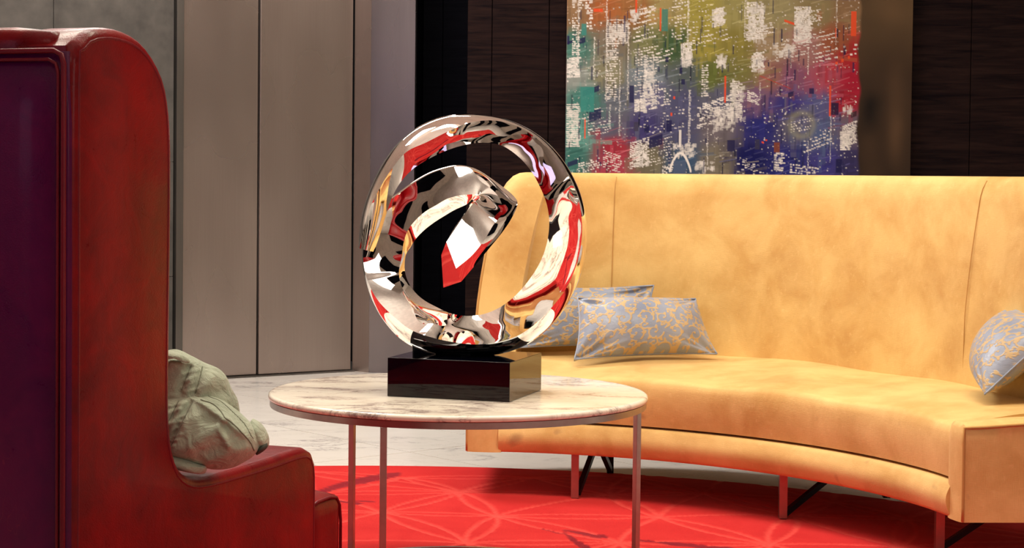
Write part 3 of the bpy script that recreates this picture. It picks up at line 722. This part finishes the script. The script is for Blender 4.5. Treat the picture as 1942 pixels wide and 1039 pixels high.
# ------------------------------------------------------------------ coffee table
def make_table():
    cx, cy, R = -.123, 4.38, .45
    root = empty('coffee_table', (cx, cy, .012), 'round coffee table with veined white marble top and slim bronze legs', 'table')
    n = 160
    prof = [(0, .4700), (R-.006, .4700), (R-.001, .4725), (R, .4770), (R-.001, .4815), (R-.005, .4846), (R-.010, .4850), (0, .4850)]
    V = []; 
    for k in range(n):
        a = 2*PI*k/n; V += [(cx+r*math.cos(a), cy+r*math.sin(a), z) for r, z in prof[1:-1]]
    q = len(prof)-2; Fc = [(k*q+j, ((k+1) % n)*q+j, ((k+1) % n)*q+j+1, k*q+j+1) for k in range(n) for j in range(q-1)]
    Fc += [tuple(k*q for k in range(n)), tuple(k*q+q-1 for k in range(n))]
    obj('tabletop', V, Fc, M['marble_top'], root, True, 40)
    def hoop(name, r0, r1, z0, z1):
        V = []
        for k in range(n):
            a = 2*PI*k/n; V += [(cx+r*math.cos(a), cy+r*math.sin(a), z) for r, z in ((r0, z0), (r1, z0), (r1, z1), (r0, z1))]
        Fc = [(k*4+j, ((k+1) % n)*4+j, ((k+1) % n)*4+(j+1) % 4, k*4+(j+1) % 4) for k in range(n) for j in range(4)]
        return obj(name, V, Fc, M['table_metal'], root, True, 40)
    hoop('rim', R-.020, R-.004, .4555, .4698); hoop('base_ring', R-.020, R-.006, .0144, .0255)
    for d in (-110, 10, 130):
        a = math.radians(d); x, y = cx+(R-.012)*math.cos(a), cy+(R-.012)*math.sin(a)
        bevel(obj('leg', *bar((x, y, .024), (x, y, .4556), .0145, .0145, (math.cos(a+.5), math.sin(a+.5), 0)), M['table_metal'], root), .0012)
    return root
make_table()

# ------------------------------------------------------------------ sculpture
def make_sculpture():
    s = 4.35/3500
    def w2(zx, zy):
        px, py = 640+zx/1.998, 180+zy/1.998
        return (s*((px-971)+.0105*(py-333)), 1-s*((py-333)-.0105*(px-971)))
    O = [(84, 577), (90, 490), (110, 400), (145, 312), (190, 232), (250, 162), (325, 110), (400, 82), (480, 73), (560, 77), (640, 95), (720, 130), (790, 178), (850, 245), (895, 320), (925, 400), (941, 480), (943, 550), (933, 630), (910, 710), (870, 795), (815, 865), (745, 930), (640, 978), (500, 993), (380, 988), (310, 968), (245, 936), (170, 860), (122, 775), (96, 690), (86, 612)]
    Fl = [(90, 577), (110, 490), (135, 412), (170, 345), (210, 281), (268, 215), (326, 188), (392, 155), (455, 124), (520, 104), (600, 100), (655, 112), (722, 145), (785, 195), (840, 260), (885, 335), (912, 410), (922, 500), (912, 600), (882, 690), (842, 760), (780, 830), (715, 888), (640, 922), (540, 940), (430, 930), (300, 897), (228, 851), (156, 784), (118, 722), (100, 668), (92, 610)]
    I = [(140, 592), (164, 520), (206, 388), (255, 308), (308, 264), (379, 224), (450, 197), (520, 182), (580, 183), (640, 200), (695, 245), (740, 300), (775, 370), (795, 430), (801, 500), (790, 570), (768, 632), (730, 695), (670, 765), (600, 815), (530, 838), (450, 838), (385, 815), (312, 775), (270, 730), (252, 690), (246, 650), (250, 615)]
    c0 = np.array((500, 540.))
    def polar(L, first, last):
        L = np.array(cr(L, 6)); a = np.unwrap(np.arctan2(L[:, 1]-c0[1], L[:, 0]-c0[0])); r = np.hypot(L[:, 0]-c0[0], L[:, 1]-c0[1])
        t = (a-a[0])/(a[-1]-a[0])
        return lambda q: (np.interp(q, t, a), np.interp(q, t, r))
    pO, pF, pI = [polar(L, 0, 0) for L in (O, Fl, I)]
    st = []      # each: O,F,G,I,B as (zx, zy, depth)
    K = 30
    for k in range(K+1):
        q = k/K
        pts = []
        for p in (pO, pF, pI):
            a, r = p(q); pts.append(np.array((c0[0]+math.cos(a)*r, c0[1]+math.sin(a)*r)))
        o, f, i = pts
        d0 = np.interp(q, [0, .22, .45, .8, 1], [-.060, -.012, 0, 0, .030])
        fo = np.interp(q, [0, .05, .2, .85, 1], [.010, .020, .042, .042, .012])
        g = f*.5+i*.5
        gd = np.interp(q, [0, .1, .3, .7, .9, 1], [-.004, -.003, -.003, -.003, -.004, -.012])
        b = o*.45+i*.55; bd = np.interp(q, [0, .2, .8, 1], [.030, .062, .062, .045])
        g = f*(1-np.interp(q, [0, .8, 1], [.5, .5, .93]))+i*np.interp(q, [0, .8, 1], [.5, .5, .93])
        st.append([(*o, d0+.006), (*f, d0-fo), (*g, d0+gd), (*i, d0+.026), (*b, d0+bd)])
    ar = [((95, 525), (104, 520), (246, 562), (268, 582)), ((125, 458), (133, 458), (262, 514), (292, 545)), ((170, 408), (177, 411), (292, 475), (325, 512)), ((225, 368), (230, 373), (328, 443), (362, 484)),
          ((285, 325), (289, 331), (370, 418), (400, 460)), ((345, 292), (348, 298), (412, 394), (437, 438)), ((405, 272), (407, 278), (455, 382), (466, 425)), ((455, 265), (456, 271), (490, 378), (486, 415)),
          ((500, 272), (501, 279), (516, 376), (497, 405)), ((545, 293), (538, 325), (528, 376), (505, 398)), ((610, 338), (575, 352), (532, 380), (508, 400)), ((662, 380), (605, 382), (535, 384), (510, 402)),
          ((680, 412), (624, 428), (536, 390), (509, 404)), ((660, 462), (612, 462), (530, 396), (506, 408)), ((625, 515), (588, 492), (516, 408), (497, 420)), ((582, 568), (556, 545), (490, 440), (474, 458)),
          ((528, 632), (510, 602), (455, 492), (432, 520)), ((470, 700), (452, 650), (415, 552), (395, 602))]
    dep = [.034, .038, .040, .040, .038, .036, .034, .034, .034, .034, .034, .026, .006, -.022, -.045, -.060, -.072, -.085]
    for k, (p, d0) in enumerate(zip(ar, dep)):
        o, f, g, i = [np.array(x, float) for x in p]
        b = o*.5+i*.5; t = k/(len(ar)-1)
        fo = np.interp(k, [0, 8, 12, 17], [.004, .006, .022, .014]); go = np.interp(k, [0, 4, 9, 17], [.012, .020, .022, .004])
        bd = .045
        if k == len(ar)-1: b = np.array((402., 725.)); bd = .03
        elif k == len(ar)-2: b = np.array((455., 640.)); bd = .035
        elif k == len(ar)-3: b = np.array((520., 560.)); bd = .04
        st.append([(*o, d0+.004), (*f, d0-fo), (*g, d0-go), (*i, d0+np.interp(k, [0, 10, 17], [.026, .022, .02])), (*b, d0+bd)])
    A = np.array(st)                                    # S x 5 x 3
    sm = np.stack([cr(A[:, r], 9) for r in range(5)], 1)
    seg = 6; V = []; rail_idx = [0, seg, 2*seg, 3*seg, 4*seg]
    bul = [.10, -.03, -.03, .06, .12]
    for ri, row in enumerate(sm):
        ef = min(1, ri/40, (len(sm)-1-ri)/25)
        P3 = []
        for zx, zy, d in row:
            x, z = w2(zx, zy); P3.append(np.array((x, 4.35+d, z)))
        cen = sum(P3)/5
        for r in range(5):
            a, b = P3[r], P3[(r+1) % 5]; L = np.linalg.norm(b-a)
            mid = (a+b)/2-cen; e = (b-a)/max(L, 1e-6); nn = mid-e*mid.dot(e); nl = np.linalg.norm(nn); nn = nn/nl if nl > 1e-5 else nn*0
            for t in range(seg):
                q = t/seg; wq = float(np.interp(ri, [190, 262], [1, 0]))
                if r in (1, 2) and wq > 0:
                    T_ = (q+(r-1))/2; par = P3[1]*(1-T_)+P3[3]*T_+(P3[2]-(P3[1]+P3[3])/2)*4*T_*(1-T_)
                    V.append(tuple(par*wq+(a+(b-a)*q)*(1-wq))); continue
                V.append(tuple(a+(b-a)*q+nn*bul[r]*L*4*q*(1-q)*.8*ef))
    n = 5*seg; Sn = len(sm)
    Fc = grid_faces(Sn, n, True)+[tuple(range(n)), tuple(range((Sn-1)*n, Sn*n))]
    V = np.array(V)
    top = .485+.0905+.002
    root = empty('abstract_sculpture', (-.105, 4.35, .485), 'mirror-polished steel spiral ribbon sculpture on a black granite block', 'sculpture')
    o = obj('ribbon', V.tolist(), Fc, M['chrome'], root, True)
    me = o.data; se = me.attributes.new('sharp_edge', 'BOOLEAN', 'EDGE') if 'sharp_edge' not in me.attributes else me.attributes['sharp_edge']
    vals = []
    for e in me.edges:
        a, b = e.vertices; ka, kb = a % n, b % n; sa = a//n
        v = (ka == kb and (ka in (seg, 3*seg) or (ka == 2*seg and sa > 30*9-20) or (ka == 0 and sa > 30*9+60))) or (a//n == b//n and (a//n in (0, Sn-1)))
        vals.append(bool(v))
    se.data.foreach_set('value', vals)
    # block
    P = [(-.2857, 4.2709), (-.0018, 4.1805), (.0741, 4.4278), (-.2098, 4.5182)]
    bevel(obj('plinth', *prism(P, .4855, .5755), M['granite'], root), .0012)
    # low steel foot where the ribbon meets the block
    xb = V[:, 0]; zb = V[:, 2].min()
    fx = float(V[V[:, 2].argmin(), 0])
    n2 = 40; vv = []
    for z, r in ((.5752, .035), (zb+.006, .030)):
        vv += [(fx+r*1.6*math.cos(2*PI*k/n2), 4.365+r*.8*math.sin(2*PI*k/n2), z) for k in range(n2)]
    obj('foot', vv, [(k, (k+1) % n2, n2+(k+1) % n2, n2+k) for k in range(n2)]+[tuple(range(n2)), tuple(range(n2, 2*n2))], M['granite'], root, True, 40)
    print('ribbon zmin', zb, 'plinth top .5755')
make_sculpture()

# ------------------------------------------------------------------ wing chair
CH0 = Vector((-.61, 2.6, 0)); CD = Vector((.35, .937, 0)).normalized(); CL = Vector((-CD.y, CD.x, 0))
def cp(s, l, z): return tuple(CH0+CD*s+CL*l+Vector((0, 0, z)))
def puff_panel(name, outline, l0, l1, mat, parent, rad=.022, seg=5, bulge=0.0):
    """side panel: outline of (s, z), extruded across the chair, edges rolled over"""
    P = np.array(outline, float); n = len(P)
    T = np.roll(P, -1, 0)-np.roll(P, 1, 0); T /= np.linalg.norm(T, axis=1)[:, None]
    Nn = np.stack([T[:, 1], -T[:, 0]], 1)
    ar = .5*np.sum(P[:, 0]*np.roll(P[:, 1], -1)-np.roll(P[:, 0], -1)*P[:, 1])
    if ar < 0: Nn = -Nn
    V = []; rings = 0
    for k in range(seg+1):
        a = PI/2*k/seg; inset = -rad*math.sin(a)+rad*0; V += [cp(*(P[i]+Nn[i]*(rad*math.sin(a))), 0) if False else cp(P[i, 0]+Nn[i, 0]*rad*math.sin(a), l0+rad*(1-math.cos(a)), P[i, 1]+Nn[i, 1]*rad*math.sin(a)) for i in range(n)]; rings += 1
    for k in range(seg+1):
        a = PI/2*(1-k/seg); V += [cp(P[i, 0]+Nn[i, 0]*rad*math.sin(a), l1-rad*(1-math.cos(a)), P[i, 1]+Nn[i, 1]*rad*math.sin(a)) for i in range(n)]; rings += 1
    Fc = grid_faces(rings, n, True)+[tuple(range(n)), tuple(range((rings-1)*n, rings*n))]
    return obj(name, V, Fc, mat, parent, True, 50)
def soft_box(name, s0, s1, l0, l1, z0, z1, mat, parent, rad=.03, crown=.0, seg=4):
    bm = bmesh.new(); bmesh.ops.create_cube(bm, size=1)
    bmesh.ops.subdivide_edges(bm, edges=bm.edges[:], cuts=9, use_grid_fill=True)
    for v in bm.verts:
        x, y, z = v.co*2
        # superellipsoid rounding with metric radius
        hx, hy, hz = (s1-s0)/2, (l1-l0)/2, (z1-z0)/2
        px, py, pz = x*hx, y*hy, z*hz
        qx, qy, qz = [max(-h+rad, min(h-rad, p)) for p, h in ((px, hx), (py, hy), (pz, hz))]
        d = Vector((px-qx, py-qy, pz-qz))
        if d.length > 1e-6: d = d.normalized()*rad
        p = Vector((qx, qy, qz))+d
        if z > 0: p.z += crown*(1-x*x)*(1-y*y)
        v.co = Vector(cp((s0+s1)/2+p.x, (l0+l1)/2+p.y, (z0+z1)/2+p.z))
    V = [tuple(v.co) for v in bm.verts]; Fc = [tuple(v.index for v in f.verts) for f in bm.faces]; bm.free()
    return obj(name, V, Fc, mat, parent, True)
def make_chair():
    root = empty('wing_chair', cp(.38, .42, .012), 'tall red leather wing chair seen from behind at the left edge', 'armchair')
    pts = [(.0, .10), (.0, .6), (.0, 1.165)]
    curve = [(.0, .10), (.0, .40), (.0, .80), (.0, 1.140), (.012, 1.172), (.040, 1.187), (.090, 1.192), (.137, 1.187), (.170, 1.175), (.200, 1.153), (.222, 1.125), (.234, 1.085), (.239, 1.04), (.240, .95), (.238, .80), (.236, .66), (.240, .60), (.250, .560), (.272, .527), (.310, .506), (.360, .498), (.45, .496), (.58, .496), (.68, .498), (.722, .494), (.738, .476), (.742, .45), (.742, .30), (.742, .10)]
    dense = []
    C_ = np.array(curve)
    dense = [tuple(p) for p in arclen(cr(curve, 8), 150)]
    def panel(l0, l1):
        o = puff_panel('side_panel', dense, l0, l1, M['leather'], root, .016)
        near = l0 if l0 < .3 else l1; sg = -1 if l0 < .3 else 1
        path = [cp(s_+0, near+(.0022 if sg < 0 else -.0022), z_) for s_, z_ in dense[2:-2]]
        return o, path
    o, path = panel(0, .105)
    obj('piping', *tube(path, .0032, 8), M['piping'], o, True)
    o2, path2 = panel(.715, .82)
    obj('piping', *tube(path2, .0032, 8), M['piping'], o2, True)
    # back: slab between the wings, rear skin of leather with purplish shade in its colour, piped border
    soft_box('backrest', .012, .16, .09, .73, .36, 1.178, M['leather'], root, .03)
    bp = [cp(-.004, l, z) for l, z in ((.02, .10), (.80, .10), (.80, 1.165), (.02, 1.165))]
    soft_box('back_panel', -.024, .05, .004, .816, .10, 1.172, M['leather_back_shaded'], root, .014)
    # rolled top rail above the back panel
    soft_box('top_rail', -.014, .13, .040, .78, 1.12, 1.205, M['leather'], root, .024)
    loop = [(.010, .104), (.010, .5), (.010, 1.15), (.014, 1.162), (.026, 1.168), (.2, 1.168), (.6, 1.168), (.794, 1.168), (.806, 1.162), (.810, 1.15), (.810, .5), (.810, .104)]
    obj('piping', *tube([cp(-.0245, l, z) for l, z in loop], .0040, 8), M['piping'], root, True)
    obj('piping', *tube([cp(-.0245, l+(.009 if l < .4 else -.009 if l > .7 else 0), z-(.012 if z > 1.1 else 0)) for l, z in loop], .0025, 8), M['piping'], root, True)
    # seat
    soft_box('seat_base', .03, .80, .100, .720, .10, .285, M['leather'], root, .02)
    c = soft_box('seat_cushion', .14, .735, .108, .712, .285, .415, M['leather'], root, .035, .015)
    f = soft_box('cushion_front', .742+.018, .905, .018, .80, .270, .410, M['leather'], root, .030, .012)
    obj('piping', *tube([cp(s_, .0215, z_) for s_, z_ in ((.775, .396), (.80, .400), (.85, .401), (.878, .396), (.892, .38), (.897, .35), (.897, .29))], .0030, 8), M['piping'], f, True)
    for s_, l_ in ((.05, .06), (.05, .76), (.68, .06), (.68, .76)):
        obj('leg', *bar(cp(s_, l_, .0144), cp(s_, l_, .102), .04), M['wood_black'], root)
make_chair()

# ------------------------------------------------------------------ jacket on the arm of the chair
def blob(name, outline, yc, thick, mat, parent, folds, nr=34, na=150, pw=.5, crinkle=.004, seed=0, lean=0.):
    """closed soft body with the given (x, z) silhouette centred at depth yc"""
    P = np.array(outline, float); C = P.mean(0)
    P = arclen(cr(np.vstack([P, P[:1]]), 8), na+1)[:-1]
    R = np.random.default_rng(seed); waves = [(R.uniform(20, 75), R.uniform(0, 6.28), R.uniform(-1, 1), R.uniform(0, 6.28)) for _ in range(6)]
    def disp(x, z):
        d = 0
        for w_, ph, an, _ in waves: d += math.sin(w_*(x*math.cos(an*3)+z*math.sin(an*3))+ph+2.2*math.sin(18*x+7*z+_))/6*crinkle*1.6
        for w_, ph, an, q_ in waves[:4]: d += crinkle*.28*max(0, 1-2.4*abs(math.sin(w_*.55*(x*math.cos(an*2+1)+z*math.sin(an*2+1))+q_+1.5*math.sin(23*z+ph)+1.2*math.sin(31*x))))
        for (ax, az, bx, bz, wd, am) in folds:
            L = math.hypot(bx-ax, bz-az); tx, tz = (bx-ax)/L, (bz-az)/L; u = ((x-ax)*tx+(z-az)*tz); v = -(x-ax)*tz+(z-az)*tx
            e = min(max(u, 0), L)-u; d += am*math.exp(-(v/wd)**2-(e/wd)**2)
        return d
    V = []
    for side in (-1, 1):
        for k in range(nr):
            r = 1-(k/(nr-1))**1.35 if side < 0 else 1-(k/(nr-1))
            r = max(r, .004)
            for p in P:
                x, z = C+(p-C)*r; hgt = thick*(1-r**2)**pw
                V.append((x, yc+lean*(z-C[1])+side*hgt*(1 if side < 0 else .8)+(-disp(x, z)*min(1, (1-r)*6) if side < 0 else 0), z))
    Fc = []
    for s_ in range(2):
        b = s_*nr*na; Fc += [tuple(q+b for q in f) for f in grid_faces(nr, na, True)]; Fc.append(tuple(b+(nr-1)*na+j for j in range(na)))
    o = obj(name, V, Fc, mat, parent, True)
    bm = bmesh.new(); bm.from_mesh(o.data); bmesh.ops.remove_doubles(bm, verts=bm.verts, dist=1e-5); bmesh.ops.recalc_face_normals(bm, faces=bm.faces); bm.to_mesh(o.data); bm.free(); o.data.shade_smooth()
    def surf(x, z, off=0):
        # depth of the near skin at (x, z)
        d = np.array((x, z))-C; ang = math.atan2(d[1], d[0]); aa = np.arctan2(P[:, 1]-C[1], P[:, 0]-C[0]); k = np.abs((aa-ang+PI) % (2*PI)-PI).argmin()
        r = min(1, np.hypot(*d)/np.hypot(*(P[k]-C))); return yc+lean*(z-C[1])-thick*(1-r**2)**pw-disp(x, z)*min(1, (1-r)*6)-off
    return o, surf
def make_jacket():
    Y = 2.93; s = Y/3500
    def J(px, py): return (s*((px-971)+.0105*(py-333)), 1-s*((py-333)-.0105*(px-971)))
    root = empty('jacket', (-.58, 2.98, .515), 'crumpled sage-green cotton jacket dumped over the arm of the red wing chair', 'jacket')
    def fold(x0, y0, x1, y1, w_, a):
        p, q = J(x0, y0), J(x1, y1); return (*p, *q, w_, a)
    # rear bundle (upper left)
    up_ = [J(*p) for p in ((262, 700), (285, 678), (318, 669), (345, 680), (372, 694), (400, 706), (416, 722), (426, 745), (440, 775), (440, 830), (400, 860), (330, 860), (270, 840), (255, 770))]
    fl1 = [fold(352, 700, 338, 745, .006, -.010), fold(375, 700, 362, 760, .006, -.008), fold(318, 690, 350, 688, .007, .010), fold(395, 720, 372, 760, .008, .008)]
    for k in range(5): fl1.append(fold(343+4*(k%2), 712+k*11+3*(k%3), 370-5*(k%3), 704+k*12, .0028, .0035))
    o1, s1 = blob('bundle', up_, Y+.055, .055, M['cloth'], root, fl1, seed=1, crinkle=.005)
    # collar flap at the very top
    fp = [J(*p) for p in ((300, 672), (320, 668), (345, 674), (356, 684), (354, 690), (340, 684), (320, 680), (300, 684))]
    blob('collar', fp, Y+.005, .014, M['cloth'], root, [], nr=12, na=60, seed=5)
    # main near bundle
    mp = [J(*p) for p in ((258, 780), (285, 762), (320, 756), (355, 752), (385, 752), (412, 760), (440, 778), (465, 800), (480, 820), (487, 850), (478, 866), (462, 878), (435, 891), (400, 894), (365, 884), (330, 872), (290, 872), (262, 850))]
    fl2 = [fold(378, 756, 430, 790, .006, .010), fold(430, 790, 478, 830, .006, .010), fold(360, 760, 320, 850, .005, -.010), fold(336, 760, 318, 830, .005, -.006), fold(420, 800, 440, 840, .006, .007), fold(345, 860, 420, 800, .012, .008), fold(400, 870, 470, 845, .010, .007), fold(395, 790, 430, 800, .009, -.006)]
    for k in range(8): fl2.append(fold(324-6*(k%2), 768+k*11+4*(k%3), 356-k*1.5-6*((k+1)%3), 762+k*11, .0028, .0038))
    o2, s2 = blob('bodice', mp, Y+.012, .055, M['cloth'], root, fl2, nr=44, na=190, seed=2, crinkle=.006)
    # dark sleeve end at the right
    ep_ = [J(*p) for p in ((470, 800), (484, 808), (495, 822), (502, 840), (500, 855), (488, 862), (474, 864), (462, 850), (460, 820))]
    blob('sleeve', ep_, Y+.035, .03, M['cloth'], root, [fold(480, 812, 496, 845, .005, .004)], nr=16, na=70, seed=3)
    eq = [J(*p) for p in ((478, 858), (492, 846), (500, 845), (501, 853), (492, 862), (480, 868))]
    blob('cuff', eq, Y+.02, .018, M['cloth_dark'], root, [], nr=10, na=50, seed=4)
    # hem band lying on the arm
    hp = [J(*p) for p in ((300, 856), (325, 860), (350, 868), (375, 878), (392, 884), (388, 896), (370, 896), (340, 890), (310, 882), (296, 870))]
    blob('hem', hp, Y-.020, .018, M['cloth'], root, [], nr=12, na=70, seed=6)
    # stitching and seams laid on the cloth
    def stitch(P_, surf_, r=.0009, par=root, name='seam'):
        q = arclen(cr([J(*p) for p in P_], 8), 60); obj(name, *tube([(x, surf_(x, z, r*.4), z) for x, z in q], r, 6), M['thread'], par, True)
    stitch([(380, 757), (405, 766), (432, 788), (458, 812), (474, 836), (480, 855)], s2, .0012, o2)
    stitch([(390, 753), (414, 762), (440, 782), (464, 806), (479, 832)], s2, .0007, o2)
    stitch([(366, 758), (355, 785), (342, 815), (330, 838), (321, 852)], s2, .001, o2)
    stitch([(338, 760), (328, 785), (318, 805)], s2, .0008, o2)
    stitch([(374, 700), (372, 725), (366, 748)], s1, .0009, o1)
    stitch([(354, 698), (347, 722), (340, 742)], s1, .0008, o1)
make_jacket()
